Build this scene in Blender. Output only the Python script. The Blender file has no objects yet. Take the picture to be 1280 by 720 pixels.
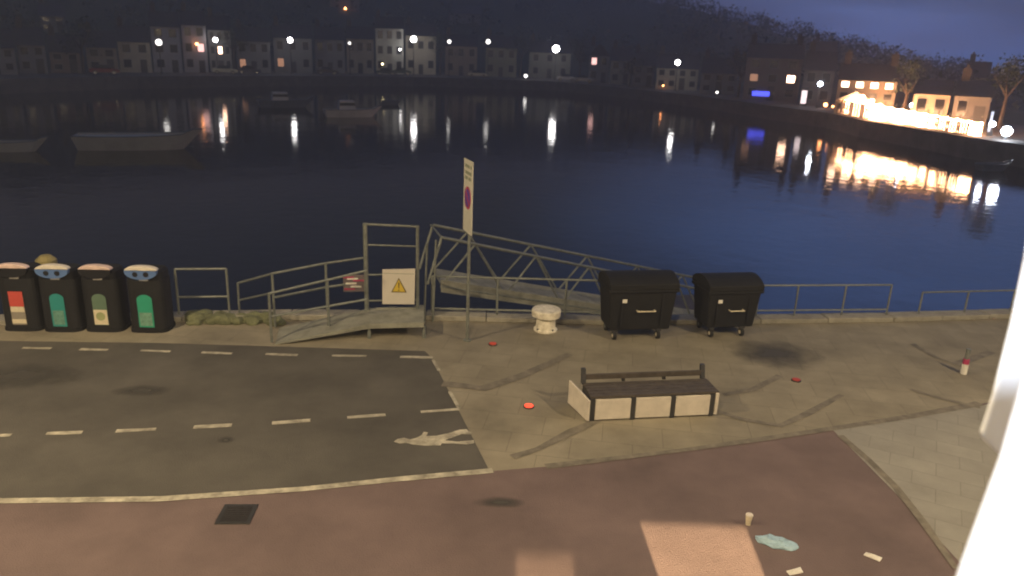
import bpy, math, random
from math import radians as RD, sin, cos, pi
from mathutils import Vector, Matrix, noise
random.seed(7)
S = bpy.context.scene
COL = S.collection
# ------------------------------------------------------------------ camera
F = 950.0; H = 5.5; PITCH = RD(17.4); ROLL = RD(2.2)
cd = bpy.data.cameras.new('camera'); cam = bpy.data.objects.new('camera', cd); COL.objects.link(cam)
cd.sensor_width = 36; cd.lens = F / 1280 * 36; cd.clip_start = 0.05; cd.clip_end = 3000
CM = Matrix.Rotation(pi / 2 - PITCH, 3, 'X') @ Matrix.Rotation(ROLL, 3, 'Z')
cam.matrix_world = Matrix.Translation((0, 0, H)) @ CM.to_4x4()
S.camera = cam
cd.dof.use_dof = True; cd.dof.focus_distance = 3.2; cd.dof.aperture_fstop = 3.3
# ------------------------------------------------------------------ sky
W = bpy.data.worlds.new('World'); S.world = W; W.use_nodes = True
nt = W.node_tree; N = nt.nodes; L = nt.links
bg = N['Background']
sky = N.new('ShaderNodeTexSky'); sky.sky_type = 'NISHITA'; sky.sun_disc = False
sky.sun_elevation = RD(-1.0); sky.sun_rotation = RD(125); sky.air_density = 1.2; sky.dust_density = 0.5; sky.ozone_density = 2.0
tc = N.new('ShaderNodeTexCoord'); mp = N.new('ShaderNodeMapping'); mp.inputs['Scale'].default_value = (1.2, 1.2, 7)
mp.inputs['Rotation'].default_value = (0, RD(12), 0)
nz = N.new('ShaderNodeTexNoise'); nz.inputs['Scale'].default_value = 2.2; nz.inputs['Detail'].default_value = 5
cr = N.new('ShaderNodeValToRGB'); cr.color_ramp.elements[0].position = .35; cr.color_ramp.elements[1].position = .7
cr.color_ramp.elements[0].color = (.8, .85, .95, 1); cr.color_ramp.elements[1].color = (1.15, 1.2, 1.25, 1)
mx = N.new('ShaderNodeMix'); mx.data_type = 'RGBA'; mx.blend_type = 'MULTIPLY'; mx.inputs[0].default_value = 1
L.new(tc.outputs['Generated'], mp.inputs[0]); L.new(mp.outputs[0], nz.inputs['Vector']); L.new(nz.outputs['Fac'], cr.inputs[0])
L.new(sky.outputs[0], mx.inputs[6]); L.new(cr.outputs[0], mx.inputs[7]); 
# pale cloud bank still catching the last light, low in the sky on the right
geo = N.new('ShaderNodeVectorMath'); geo.operation = 'DOT_PRODUCT'; geo.inputs[1].default_value = (.66, .72, .22)
L.new(tc.outputs['Generated'], geo.inputs[0])
mr = N.new('ShaderNodeMapRange'); mr.interpolation_type = 'SMOOTHSTEP'; mr.inputs['From Min'].default_value = .72; mr.inputs['From Max'].default_value = 1.0
L.new(geo.outputs['Value'], mr.inputs['Value'])
cm = N.new('ShaderNodeMath'); cm.operation = 'MULTIPLY'; cr2 = N.new('ShaderNodeMapRange'); cr2.inputs['From Min'].default_value = .3; cr2.inputs['From Max'].default_value = .65
cr2.inputs['To Min'].default_value = .25; L.new(nz.outputs['Fac'], cr2.inputs['Value']); L.new(mr.outputs[0], cm.inputs[0]); L.new(cr2.outputs[0], cm.inputs[1])
ca = N.new('ShaderNodeMix'); ca.data_type = 'RGBA'; ca.blend_type = 'ADD'; ca.inputs[7].default_value = (.50, 1.05, 2.9, 1)
L.new(cm.outputs[0], ca.inputs[0]); L.new(mx.outputs[2], ca.inputs[6]); L.new(ca.outputs[2], bg.inputs['Color'])
bg.inputs['Strength'].default_value = 0.36
# last of the dusk light: a very faint wide sun
sl = bpy.data.lights.new('sun', 'SUN'); sl.energy = 0.02; sl.angle = RD(20); sl.color = (.6, .7, 1)
so = bpy.data.objects.new('sun', sl); COL.objects.link(so); so.rotation_euler = (RD(75), 0, RD(-62))
S.view_settings.view_transform = 'Standard'; S.view_settings.look = 'None'
S.view_settings.exposure = 0; S.view_settings.gamma = 1; S.view_settings.use_curve_mapping = False
S.cycles.use_light_tree = True; S.cycles.sample_clamp_indirect = 6; S.cycles.volume_bounces = 0
S.cycles.max_bounces = 5; S.cycles.use_denoising = True

# ------------------------------------------------------------------ helpers
def ray(u, v): return CM @ Vector(((u - 640) / F, -(v - 360) / F, -1))
def G(u, v, z=0.0):
    d = ray(u, v); t = (z - H) / d.z; return Vector((d.x * t, d.y * t, z))
def P(u, v, Y):
    d = ray(u, v); t = Y / d.y; return Vector((d.x * t, Y, H + d.z * t))
def RHO(u, v, rho):
    d = ray(u, v); t = rho / math.hypot(d.x, d.y); return Vector((d.x * t, d.y * t, H + d.z * t))

class MB:
    def __init__(s): s.v = []; s.f = []
    def add(s, vs, fs):
        n = len(s.v); s.v += [tuple(x) for x in vs]; s.f += [tuple(i + n for i in f) for f in fs]; return s
    def box(s, c, d, rz=0, top=1.0):
        x, y, z = d[0] / 2, d[1] / 2, d[2] / 2; o = []
        for a, b, e in ((-1,-1,-1),(1,-1,-1),(1,1,-1),(-1,1,-1),(-1,-1,1),(1,-1,1),(1,1,1),(-1,1,1)):
            k = top if e > 0 else 1
            px, py = a * x * k, b * y * k
            o.append((c[0] + px * cos(rz) - py * sin(rz), c[1] + px * sin(rz) + py * cos(rz), c[2] + e * z))
        return s.add(o, ((0,3,2,1),(4,5,6,7),(0,1,5,4),(1,2,6,5),(2,3,7,6),(3,0,4,7)))
    def b2(s, a, b): return s.box([(a[i] + b[i]) / 2 for i in range(3)], [abs(b[i] - a[i]) for i in range(3)])
    def tube(s, p, q, r, r2=None, n=8):
        p = Vector(p); q = Vector(q); r2 = r if r2 is None else r2
        d = (q - p).normalized(); a = d.orthogonal().normalized(); b = d.cross(a); o = []
        for c, rr in ((p, r), (q, r2)):
            for i in range(n):
                t = 2 * pi * i / n; o.append(c + a * cos(t) * rr + b * sin(t) * rr)
        fs = [(i, (i + 1) % n, n + (i + 1) % n, n + i) for i in range(n)] + [tuple(range(n))[::-1], tuple(range(n, 2 * n))]
        return s.add(o, fs)
    def path(s, pts, r, n=8):
        for a, b in zip(pts, pts[1:]): s.tube(a, b, r, n=n)
        return s
    def lathe(s, c, prof, n=16, sx=1, sy=1):
        o = []; fs = []
        for r, z in prof:
            for i in range(n):
                t = 2 * pi * i / n; o.append((c[0] + r * cos(t) * sx, c[1] + r * sin(t) * sy, c[2] + z))
        for j in range(len(prof) - 1):
            for i in range(n):
                k = (i + 1) % n; fs.append((j * n + i, j * n + k, (j + 1) * n + k, (j + 1) * n + i))
        fs.append(tuple(range(n))[::-1]); fs.append(tuple((len(prof) - 1) * n + i for i in range(n)))
        return s.add(o, fs)
    def ball(s, c, r, n=10, m=7, sx=1, sy=1, sz=1):
        return s.lathe(c, [(max(1e-4, r * sin(pi * j / m)), -r * cos(pi * j / m) * sz) for j in range(m + 1)], n, sx, sy)
    def prism(s, poly, off):      # poly: 3D points; off: vector
        off = Vector(off); n = len(poly); a = [Vector(p) for p in poly]; b = [p + off for p in a]
        return s.add(a + b, [tuple(range(n)), tuple(range(n, 2 * n))[::-1]] + [(i, n + i, n + (i + 1) % n, (i + 1) % n) for i in range(n)])
    def build(s, name, mat, parent=None, off=None, smooth=False):
        me = bpy.data.meshes.new(name)
        if off is not None: s.v = [(v[0] - off[0], v[1] - off[1], v[2] - off[2]) for v in s.v]
        me.from_pydata(s.v, [], s.f); me.validate()
        import bmesh
        bm = bmesh.new(); bm.from_mesh(me); bmesh.ops.recalc_face_normals(bm, faces=bm.faces); bm.to_mesh(me); bm.free()
        if smooth: me.polygons.foreach_set('use_smooth', [True] * len(me.polygons))
        me.materials.append(mat)
        o = bpy.data.objects.new(name, me); COL.objects.link(o)
        if parent is not None: o.parent = parent
        return o

def bevel(o, w=.01, seg=2):
    m = o.modifiers.new('bevel', 'BEVEL'); m.width = w; m.segments = seg; m.limit_method = 'ANGLE'; return o
def tag(o, label=None, cat=None, group=None, kind=None):
    if label: o['label'] = label
    if cat: o['category'] = cat
    if group: o['group'] = group
    if kind: o['kind'] = kind
    return o
def thing(name, label, cat, loc=(0, 0, 0), rz=0, group=None):
    o = bpy.data.objects.new(name, None); COL.objects.link(o); o.location = loc; o.rotation_euler = (0, 0, rz)
    o.empty_display_size = .2
    return tag(o, label, cat, group)
def kids(o): return [c for c in COL.objects if c.parent == o]
def copy_tree(o, parent=None):
    c = o.copy(); COL.objects.link(c); c.parent = parent
    for ch in kids(o): copy_tree(ch, c)
    return c

def mat(name, col, rough=.6, metal=0, var=.25, scale=3.0, bump=0.0, bscale=40, emit=0, ecol=None, spec=.4, dirt=None):
    m = bpy.data.materials.new(name); m.use_nodes = True; t = m.node_tree; n = t.nodes; l = t.links; b = n['Principled BSDF']
    b.inputs['Roughness'].default_value = rough; b.inputs['Metallic'].default_value = metal
    b.inputs['Specular IOR Level'].default_value = spec
    co = n.new('ShaderNodeTexCoord')
    if var:
        q = n.new('ShaderNodeTexNoise'); q.inputs['Scale'].default_value = scale; q.inputs['Detail'].default_value = 6; q.inputs['Roughness'].default_value = .65
        r = n.new('ShaderNodeValToRGB'); r.color_ramp.elements[0].position = .3; r.color_ramp.elements[1].position = .7
        d = dirt or tuple(c * (1 - var) for c in col)
        r.color_ramp.elements[0].color = (*d, 1)
        r.color_ramp.elements[1].color = (*[min(1, c * (1 + var * .5)) for c in col], 1)
        l.new(co.outputs['Object'], q.inputs['Vector']); l.new(q.outputs['Fac'], r.inputs[0]); l.new(r.outputs[0], b.inputs['Base Color'])
    else: b.inputs['Base Color'].default_value = (*col, 1)
    if bump:
        q = n.new('ShaderNodeTexNoise'); q.inputs['Scale'].default_value = bscale; q.inputs['Detail'].default_value = 4
        k = n.new('ShaderNodeBump'); k.inputs['Strength'].default_value = bump; k.inputs['Distance'].default_value = .02
        l.new(co.outputs['Object'], q.inputs['Vector']); l.new(q.outputs['Fac'], k.inputs['Height']); l.new(k.outputs[0], b.inputs['Normal'])
    if emit:
        b.inputs['Emission Color'].default_value = (*(ecol or col), 1); b.inputs['Emission Strength'].default_value = emit
    return m

M = dict(
    paving=mat('paving', (.30, .265, .19), .8, var=.34, scale=.8, bump=.5, bscale=45),
    pale=mat('pale_paving', (.31, .295, .25), .8, var=.18, scale=1.3, bump=.2, bscale=30),
    asphalt=mat('asphalt', (.105, .096, .08), .85, var=.34, scale=.7, bump=.6, bscale=60),
    redroad=mat('red_tarmac', (.17, .122, .112), .85, var=.3, scale=.7, bump=.6, bscale=60),
    band=mat('dark_strip', (.21, .185, .14), .8, var=.45, scale=5, bump=.3),
    dark_patch=mat('plain_dark_patch', (.09, .085, .075), .6, var=.4, scale=4),
    paint=mat('road_paint', (.50, .46, .35), .7, var=.5, scale=5, dirt=(.18, .165, .125)),
    kerb=mat('kerb_stone', (.33, .31, .25), .8, var=.3, scale=4, bump=.3),
    conc=mat('concrete', (.27, .27, .22), .85, var=.35, scale=3, bump=.3),
    galv=mat('galvanised_steel', (.21, .225, .20), .55, .3, var=.3, scale=9),
    dark=mat('dark_plastic', (.007, .0075, .009), .75, var=.3, scale=6),
    charcoal=mat('charcoal_plastic', (.009, .0095, .011), .7, var=.3, scale=6),
    lid=mat('pale_lid', (.72, .66, .55), .4, var=.15, scale=8),
    lidred=mat('pale_pink_lid', (.72, .55, .48), .4, var=.2, scale=8),
    blue=mat('blue_plastic', (.10, .18, .38), .4, var=.15),
    black=mat('black', (.01, .01, .012), .5, var=0),
    chrome=mat('bright_metal', (.8, .78, .72), .25, .6, var=0),
    red=mat('red_label', (.55, .08, .06), .5, var=.1),
    cream=mat('cream_label', (.68, .60, .42), .5, var=.15, scale=20),
    brownl=mat('brown_label', (.28, .25, .2), .5, var=.2, scale=20),
    teal=mat('teal_label', (.03, .26, .24), .5, var=.15),
    tealp=mat('pale_teal_label', (.14, .30, .24), .5, var=.35, scale=18),
    green=mat('green_label', (.03, .32, .2), .5, var=.12),
    greenp=mat('pale_green_label', (.17, .34, .25), .5, var=.35, scale=18),
    greyg=mat('grey_green_label', (.12, .19, .13), .5, var=.15),
    olive=mat('olive_label', (.33, .36, .17), .5, var=.15),
    white=mat('white_paint', (.78, .75, .66), .55, var=.12, scale=6),
    signw=mat('sign_white', (.60, .56, .48), .5, var=.06),
    signpost=mat('sign_face', (.62, .6, .5), .5, var=.1),
    smudge=mat('faded_print', (.26, .29, .2), .6, var=.2),
    yellow=mat('warning_yellow', (.62, .45, .05), .5, var=.1),
    sblue=mat('sign_blue', (.10, .06, .32), .4, var=0),
    sred=mat('sign_red', (.42, .05, .12), .4, var=0),
    wood=mat('dark_wood', (.085, .07, .055), .6, var=.4, scale=7, bump=.3),
    benchw=mat('bench_panel', (.64, .58, .48), .6, var=.15, scale=5),
    steel=mat('dark_steel', (.07, .07, .07), .5, .5, var=.2),
    iron=mat('iron_cover', (.05, .045, .045), .6, .4, var=.3, scale=20, bump=.5, bscale=50),
    weed=mat('weedy_stone', (.16, .17, .09), .9, var=.5, scale=5, bump=.5),
    land=mat('land', (.05, .06, .035), .95, var=.4, scale=.05),
    farquay=mat('far_quay_stone', (.12, .11, .1), .9, var=.4, scale=.8),
    hill=mat('hill_grass', (.045, .06, .03), .95, var=.5, scale=.03),
    leaf=mat('leaf', (.04, .06, .03), .9, var=.6, scale=.3),
    bark=mat('bark', (.08, .06, .045), .9),
    slate=mat('slate', (.06, .06, .07), .7, var=.3, scale=1.5),
    glass=mat('dark_glass', (.012, .014, .02), .12, var=0),
    hull=mat('hull_grey', (.30, .30, .32), .4, var=.2, scale=.8),
    hullw=mat('hull_white', (.5, .5, .5), .4, var=.15, scale=.8),
    hullb=mat('hull_blue', (.12, .15, .2), .4, var=.2, scale=.8),
    rubber=mat('rubber', (.02, .02, .02), .8, var=0),
    render=mat('painted_render', (.35, .33, .30), .85, var=.1, scale=2, bump=.1),
    frame=mat('white_gloss', (.8, .82, .86), .4, var=.04, scale=4),
    frame2=mat('off_white_gloss', (.8, .85, .95), .5, var=.06, scale=3),
    winframe=mat('weathered_window_frame', (.3, .3, .28), .7, var=0),
    chim=mat('sooty_brick', (.09, .075, .065), .9, var=.3),
    bag=mat('crumpled_pale_blue', (.36, .52, .60), .5, var=.25, scale=14, bump=.6, bscale=22),
)
def em(name, col, s): return mat(name, tuple(c * .12 for c in col), .5, var=0, emit=s, ecol=col)
E_white = em('lamp_white', (1, .96, .95), 24)
E_soft = em('lamp_soft_white', (1, .95, .9), 4)
E_cool = em('lamp_cool', (.82, .88, 1), 60)
E_warmwin = em('window_glow', (1, .58, .38), 11)
E_dimwin = em('dim_window_glow', (1, .5, .3), .45)
E_pink = em('pink_window_glow', (1, .55, .5), 2.0)
E_bulb = em('festoon_bulb', (1, .50, .24), 55)
E_red = em('red_glow', (1, .07, .03), 2.4)
E_orange = em('orange_lamp', (1, .35, .12), 14)
E_blue = em('blue_sign_light', (.08, .1, 1), 2.2)

def joints(m, w, h, dark, ang):
    t = m.node_tree; n = t.nodes; l = t.links; b = n['Principled BSDF']; src = b.inputs['Base Color'].links[0].from_socket
    co = n.new('ShaderNodeTexCoord'); mp = n.new('ShaderNodeMapping'); mp.inputs['Rotation'].default_value = (0, 0, RD(ang)); br = n.new('ShaderNodeTexBrick')
    br.inputs['Scale'].default_value = 1; br.inputs['Brick Width'].default_value = w; br.inputs['Row Height'].default_value = h; br.inputs['Mortar Size'].default_value = .008; br.inputs['Mortar Smooth'].default_value = .3
    br.inputs['Color1'].default_value = (1, 1, 1, 1); br.inputs['Color2'].default_value = (.9, .9, .9, 1); br.inputs['Mortar'].default_value = (dark, dark, dark, 1)
    mx = n.new('ShaderNodeMix'); mx.data_type = 'RGBA'; mx.blend_type = 'MULTIPLY'; mx.inputs[0].default_value = 1
    l.new(co.outputs['Object'], mp.inputs[0]); l.new(mp.outputs[0], br.inputs['Vector']); l.new(src, mx.inputs[6]); l.new(br.outputs['Color'], mx.inputs[7]); l.new(mx.outputs[2], b.inputs['Base Color'])
joints(M['paving'], .9, .6, .72, 8); joints(M['pale'], .6, .4, .75, 28)
# ------------------------------------------------------------------ water
WZ = -2.5
wm = bpy.data.materials.new('harbour_water'); wm.use_nodes = True; t = wm.node_tree; n = t.nodes; l = t.links; b = n['Principled BSDF']
b.inputs['Base Color'].default_value = (.006, .01, .018, 1); b.inputs['Roughness'].default_value = .05; b.inputs['IOR'].default_value = 1.33
co = n.new('ShaderNodeTexCoord')
h = None
for sc_, am in ((.35, .015), (1.3, .010), (4.5, .003)):
    q = n.new('ShaderNodeTexNoise'); q.inputs['Scale'].default_value = sc_; q.inputs['Detail'].default_value = 2
    mm = n.new('ShaderNodeMath'); mm.operation = 'MULTIPLY'; mm.inputs[1].default_value = am
    l.new(co.outputs['Object'], q.inputs['Vector']); l.new(q.outputs['Fac'], mm.inputs[0])
    if h is None: h = mm
    else:
        a = n.new('ShaderNodeMath'); a.operation = 'ADD'; l.new(h.outputs[0], a.inputs[0]); l.new(mm.outputs[0], a.inputs[1]); h = a
k = n.new('ShaderNodeBump'); k.inputs['Strength'].default_value = 1; k.inputs['Distance'].default_value = 1.0
l.new(h.outputs[0], k.inputs['Height']); l.new(k.outputs[0], b.inputs['Normal'])
mb = MB(); mb.add([(-900, -60, WZ), (900, -60, WZ), (900, 1500, WZ), (-900, 1500, WZ)], [(0, 1, 2, 3)])
tag(mb.build('water', wm), kind='structure')
mb = MB(); mb.add([(-900, -60, WZ - 4), (900, -60, WZ - 4), (900, 1500, WZ - 4), (-900, 1500, WZ - 4)], [(0, 1, 2, 3)])
tag(mb.build('seabed', M['land']), kind='structure')

# ------------------------------------------------------------------ near quay
edge = [(-60, 10.5), (-20, 13.3), (-9.7, 14.15), (-6.7, 14.7), (-4.6, 15.05), (-1.8, 15.35), (2, 15.5), (5.4, 15.95), (8.5, 16.4), (12.1, 17.1), (30, 21), (60, 26)]
mb = MB(); mb.prism([(x, y, 0) for x, y in edge] + [(60, -30, 0), (-60, -30, 0)], (0, 0, -6.4))
tag(mb.build('quay', M['paving']), kind='structure')
# edge coping stones: real step
mb = MB()
for (x0, y0), (x1, y1) in zip(edge, edge[1:]):
    d = Vector((x1 - x0, y1 - y0, 0)); Ln = d.length; k = max(1, int(Ln / 1.1)); d /= Ln; nrm = Vector((d.y, -d.x, 0))
    for i in range(k):
        a = Vector((x0, y0, 0)) + d * (Ln * i / k + .008); b_ = Vector((x0, y0, 0)) + d * (Ln * (i + 1) / k - .008)
        hz = .11 + random.uniform(-.008, .008)
        mb.prism([a - nrm * .05 + Vector((0, 0, .002)), b_ - nrm * .05 + Vector((0, 0, .002)), b_ + nrm * .33 + Vector((0, 0, .002)), a + nrm * .33 + Vector((0, 0, .002))], (0, 0, hz))
tag(bevel(mb.build('coping', M['kerb']), .015), kind='structure')

def sheet(name, pts, z, m, parent=None, kind='structure', sub=1):
    mb = MB(); mb.add([(p[0], p[1], z) for p in pts], [tuple(range(len(pts)))])
    o = mb.build(name, m, parent)
    if o.data.polygons[0].normal.z < 0: o.data.flip_normals()
    if kind and parent is None: o['kind'] = kind
    return o
def gp(*uv): return [G(u, v) for u, v in uv]
# parking bay / carriageway at the left
nearline = [(-60, 628), (0, 627), (200, 624.5), (380, 612), (500, 599.5), (616, 589)]
road = sheet('road', [Vector((-60, 12.1, 0))] + gp((-20, 426), (200, 429), (372, 434), (531, 439), (540, 448), (612, 589)) + [G(u, v) for u, v in nearline[::-1][1:]] + [Vector((-60, 8, 0))], .004, M['asphalt'])
front = sheet('front_road', [Vector((-60, 8, 0))] + [G(u, v) for u, v in nearline] + gp((690, 583), (940, 552), (1220, 506), (1300, 492)) + [Vector((60, 26, 0)), Vector((60, -.1, 0)), Vector((-60, -.1, 0))], .004, M['redroad'])
sheet('pavement', gp((1040, 537), (1222, 508), (1300, 495), (1420, 560), (1420, 720), (1215, 720), (1120, 618)), .008, M['pale'])
# the dark line (drain channel) between paving and front road
def strip(name, uvs, w, z, m, parent=None, jit=0):
    pts = [G(u, v) for u, v in uvs]; mb = MB(); L_ = []; R_ = []
    for i, p in enumerate(pts):
        a = pts[max(0, i - 1)]; c = pts[min(len(pts) - 1, i + 1)]; d = (c - a).normalized(); nn = Vector((-d.y, d.x, 0))
        ww = w * (1 + random.uniform(-jit, jit)) / 2
        L_.append(p + nn * ww); R_.append(p - nn * ww)
    for i in range(len(pts) - 1):
        mb.add([(q.x, q.y, z) for q in (L_[i], R_[i], R_[i + 1], L_[i + 1])], [(0, 1, 2, 3)])
    return mb.build(name, m, parent)
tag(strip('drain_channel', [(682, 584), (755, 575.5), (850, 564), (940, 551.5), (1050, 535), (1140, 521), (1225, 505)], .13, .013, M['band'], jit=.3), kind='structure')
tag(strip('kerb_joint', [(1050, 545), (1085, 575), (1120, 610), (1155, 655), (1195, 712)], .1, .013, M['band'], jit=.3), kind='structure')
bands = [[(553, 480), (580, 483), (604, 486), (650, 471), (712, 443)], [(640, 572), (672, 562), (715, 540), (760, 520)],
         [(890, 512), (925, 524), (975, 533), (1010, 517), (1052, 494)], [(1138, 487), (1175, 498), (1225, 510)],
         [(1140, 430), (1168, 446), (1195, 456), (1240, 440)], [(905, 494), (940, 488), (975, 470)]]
for bnd in bands: tag(strip('dark_band', bnd, .16, .009, M['band'], jit=.45), kind='structure')  # dark zigzag strips laid over the paving
def blob(name, u, v, ru, rv, m, z, n=22):
    c = G(u, v); rx = abs(G(u + ru, v).x - c.x); ry = abs(G(u, v - rv).y - c.y)
    pts = []
    for i in range(n):
        a = 2 * pi * i / n; k = 1 + .25 * noise.noise(Vector((cos(a) * 1.5 + u, sin(a) * 1.5, v)))
        pts.append(c + Vector((cos(a) * rx * k, sin(a) * ry * k, 0)))
    return sheet(name, pts, z, m)
sm = bpy.data.materials.new('soft_dark_patch'); sm.use_nodes = True; t = sm.node_tree; n = t.nodes; l = t.links; b = n['Principled BSDF']
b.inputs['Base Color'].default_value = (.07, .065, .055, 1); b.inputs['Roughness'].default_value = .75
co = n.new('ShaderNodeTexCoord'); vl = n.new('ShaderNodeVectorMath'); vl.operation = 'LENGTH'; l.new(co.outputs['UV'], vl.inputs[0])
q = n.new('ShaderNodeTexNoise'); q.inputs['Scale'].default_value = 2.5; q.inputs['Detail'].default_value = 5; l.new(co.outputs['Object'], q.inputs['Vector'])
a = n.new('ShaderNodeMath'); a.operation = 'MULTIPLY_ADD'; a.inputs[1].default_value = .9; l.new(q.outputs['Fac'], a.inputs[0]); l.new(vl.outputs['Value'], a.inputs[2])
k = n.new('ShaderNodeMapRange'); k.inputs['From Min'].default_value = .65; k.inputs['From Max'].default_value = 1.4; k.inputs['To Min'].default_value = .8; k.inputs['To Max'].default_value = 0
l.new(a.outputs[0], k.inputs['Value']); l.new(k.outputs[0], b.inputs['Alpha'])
M['dark_patch'] = sm
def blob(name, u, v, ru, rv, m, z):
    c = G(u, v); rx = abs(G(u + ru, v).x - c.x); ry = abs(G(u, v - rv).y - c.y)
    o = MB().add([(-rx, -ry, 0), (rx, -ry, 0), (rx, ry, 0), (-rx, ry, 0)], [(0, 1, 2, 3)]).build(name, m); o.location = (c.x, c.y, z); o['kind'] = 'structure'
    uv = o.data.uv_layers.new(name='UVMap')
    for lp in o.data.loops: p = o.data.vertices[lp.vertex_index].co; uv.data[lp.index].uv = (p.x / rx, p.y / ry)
blob('dark_ground_patch', 968, 443, 62, 18, M['dark_patch'], .010)  # soft dark patches on the ground, fading out at their edges
blob('dark_ground_patch', 25, 470, 85, 18, M['dark_patch'], .010)
blob('dark_ground_patch', 176, 489, 42, 8, M['dark_patch'], .010)
blob('dark_ground_patch', 282, 551, 12, 5, M['dark_patch'], .010)
# road markings
for u0, v0, u1, v1 in [(28, 435.5, 64, 436), (100, 437, 135, 438), (176, 438.5, 213, 440), (252, 441, 290, 442.5), (332, 443, 372, 444.5), (415, 445, 458, 445.5), (500, 446.5, 541, 447.5)]:
    strip('bay_dash', [(u0, v0), ((u0 + u1) / 2, (v0 + v1) / 2), (u1, v1)], .095, .010, M['paint'], road, .2)
for u0, v0, u1, v1 in [(-20, 546, 14, 544.5), (58, 542.5, 103, 541), (145, 539.5, 195, 537), (242, 534.5, 290, 532), (340, 529.5, 388, 526), (434, 522.5, 482, 519), (526, 515.5, 574, 512)]:
    strip('lane_dash', [(u0, v0), ((u0 + u1) / 2, (v0 + v1) / 2), (u1, v1)], .095, .010, M['paint'], road, .2)
strip('edge_line', nearline, .11, .012, M['paint'], road, .1)
for u0, v0, u1, v1 in [(541, 450, 549, 464), (562, 490, 574, 511)]:
    strip('bay_end_line', [(u0, v0), (u1, v1)], .06, .010, M['paint'], road)
# painted walking figure, lying along the bay with its head to the left
fig = [(492, 553), (497, 549.5), (505, 548), (512, 550), (518, 549), (523, 547), (527, 544.5), (530, 540.5), (535, 541.5), (533, 546), (545, 545.5), (560, 542.5), (574, 538), (583, 537.2), (586, 540), (590, 541.5), (588, 544), (577, 543.5), (562, 549), (556, 551.2), (572, 553), (592, 551), (593, 554.8), (584, 556.5), (566, 555.4), (552, 555), (551, 557.8), (530, 558), (516, 556.5), (508, 554.5), (500, 555.5)]
mb = MB(); mb.add([(*G(u, v).xy, .012) for u, v in fig], [tuple(range(len(fig)))]); mb.build('walking_figure', M['paint'], road)
# drain covers
def cover(u0, v0, u1, v1, label):
    a = G(u0, v1); c = G(u1, v0); e = G(u1, v1); g0 = G(u0, v0); t = thing('drain_cover', label, 'drain cover', (a.x, a.y, 0), math.atan2(e.y - a.y, e.x - a.x)); w, d = (e - a).length, (g0 - a).length * .97
    bevel(MB().b2((0, 0, .004), (w, d, .02)).build('frame', M['steel'], t), .004)
    g = MB()
    for i in range(8): g.b2((.05, .04 + i * (d - .08) / 8, .0205), (w - .05, .04 + (i + .6) * (d - .08) / 8, .028))
    g.build('grating', M['iron'], t)
cover(268, 632, 312, 656, 'dark rectangular iron drain cover just below the white edge line')
blob('dark_ground_patch', 625, 629, 36, 8, M['dark_patch'], .010)

# ------------------------------------------------------------------ far shore terrain
def az_of(p): return math.atan2(p[0], p[1])
shore = [(-150, 20), (-110, 62), (-69, 89), (-68, 101), (-61, 119), (-48, 138), (-23, 163), (7, 168), (27, 134), (35, 108), (39, 98), (38.5, 87), (41, 71), (43, 65), (50, 52), (75, 42), (140, 38)]
SA = sorted((az_of(p), math.hypot(*p)) for p in shore)
def Dsh(a):
    if a <= SA[0][0]: return SA[0][1]
    for (a0, d0), (a1, d1) in zip(SA, SA[1:]):
        if a <= a1: return d0 + (d1 - d0) * (a - a0) / (a1 - a0)
    return SA[-1][1]
skyl = [(-300, -150), (400, -70), (700, -30), (800, -14), (860, -2), (950, 22), (1050, 48), (1160, 76), (1280, 92), (1420, 104), (1700, 118)]
SK = []
for u, v in skyl:
    d = ray(u, v); SK.append((az_of(d), d.z / math.hypot(d.x, d.y)))
def sky_el(a):
    if a <= SK[0][0]: return SK[0][1]
    for (a0, d0), (a1, d1) in zip(SK, SK[1:]):
        if a <= a1: return d0 + (d1 - d0) * (a - a0) / (a1 - a0)
    return SK[-1][1]
RIDGE = 190
prof = [(-.5, -6.5), (0, -6.4), (.05, -.6), (2, -.5), (22, -.3), (30, .6)]
def ground(a, off):
    """terrain height at azimuth a, off metres behind the shoreline"""
    zr = H + sky_el(a) * (Dsh(a) + RIDGE) - 3.5
    if off < 30:
        for (o0, z0), (o1, z1) in zip(prof, prof[1:]):
            if off <= o1: return z0 + (z1 - z0) * (off - o0) / (o1 - o0)
    t = min(1, (off - 30) / (RIDGE - 30)); s = t * t * (3 - 2 * t) * .6 + t * .4
    return .6 + (zr - .6) * s if off < RIDGE else zr - (off - RIDGE) * .12
NA = 150; A0, A1 = RD(-82), RD(75)
offs = [o for o, z in prof] + [45, 65, 90, 115, 140, 165, RIDGE, 230, 300, 420]
mb = MB(); vs = []; fs = []
for i in range(NA + 1):
    a = A0 + (A1 - A0) * i / NA; D = Dsh(a)
    for o in offs:
        z = ground(a, o) + (2.0 * noise.noise(Vector((a * 25, o * .03, 0))) if o > 40 else 0)
        vs.append(((D + o) * sin(a), (D + o) * cos(a), z))
k = len(offs)
for i in range(NA):
    for j in range(k - 1): fs.append((i * k + j, (i + 1) * k + j, (i + 1) * k + j + 1, i * k + j + 1))
mb.add(vs, fs); hill = mb.build('hills', M['hill'])
hill.data.materials.append(M['farquay'])
for p in hill.data.polygons:
    if p.index % (k - 1) < 4: p.material_index = 1
tag(hill, kind='structure')
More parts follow.
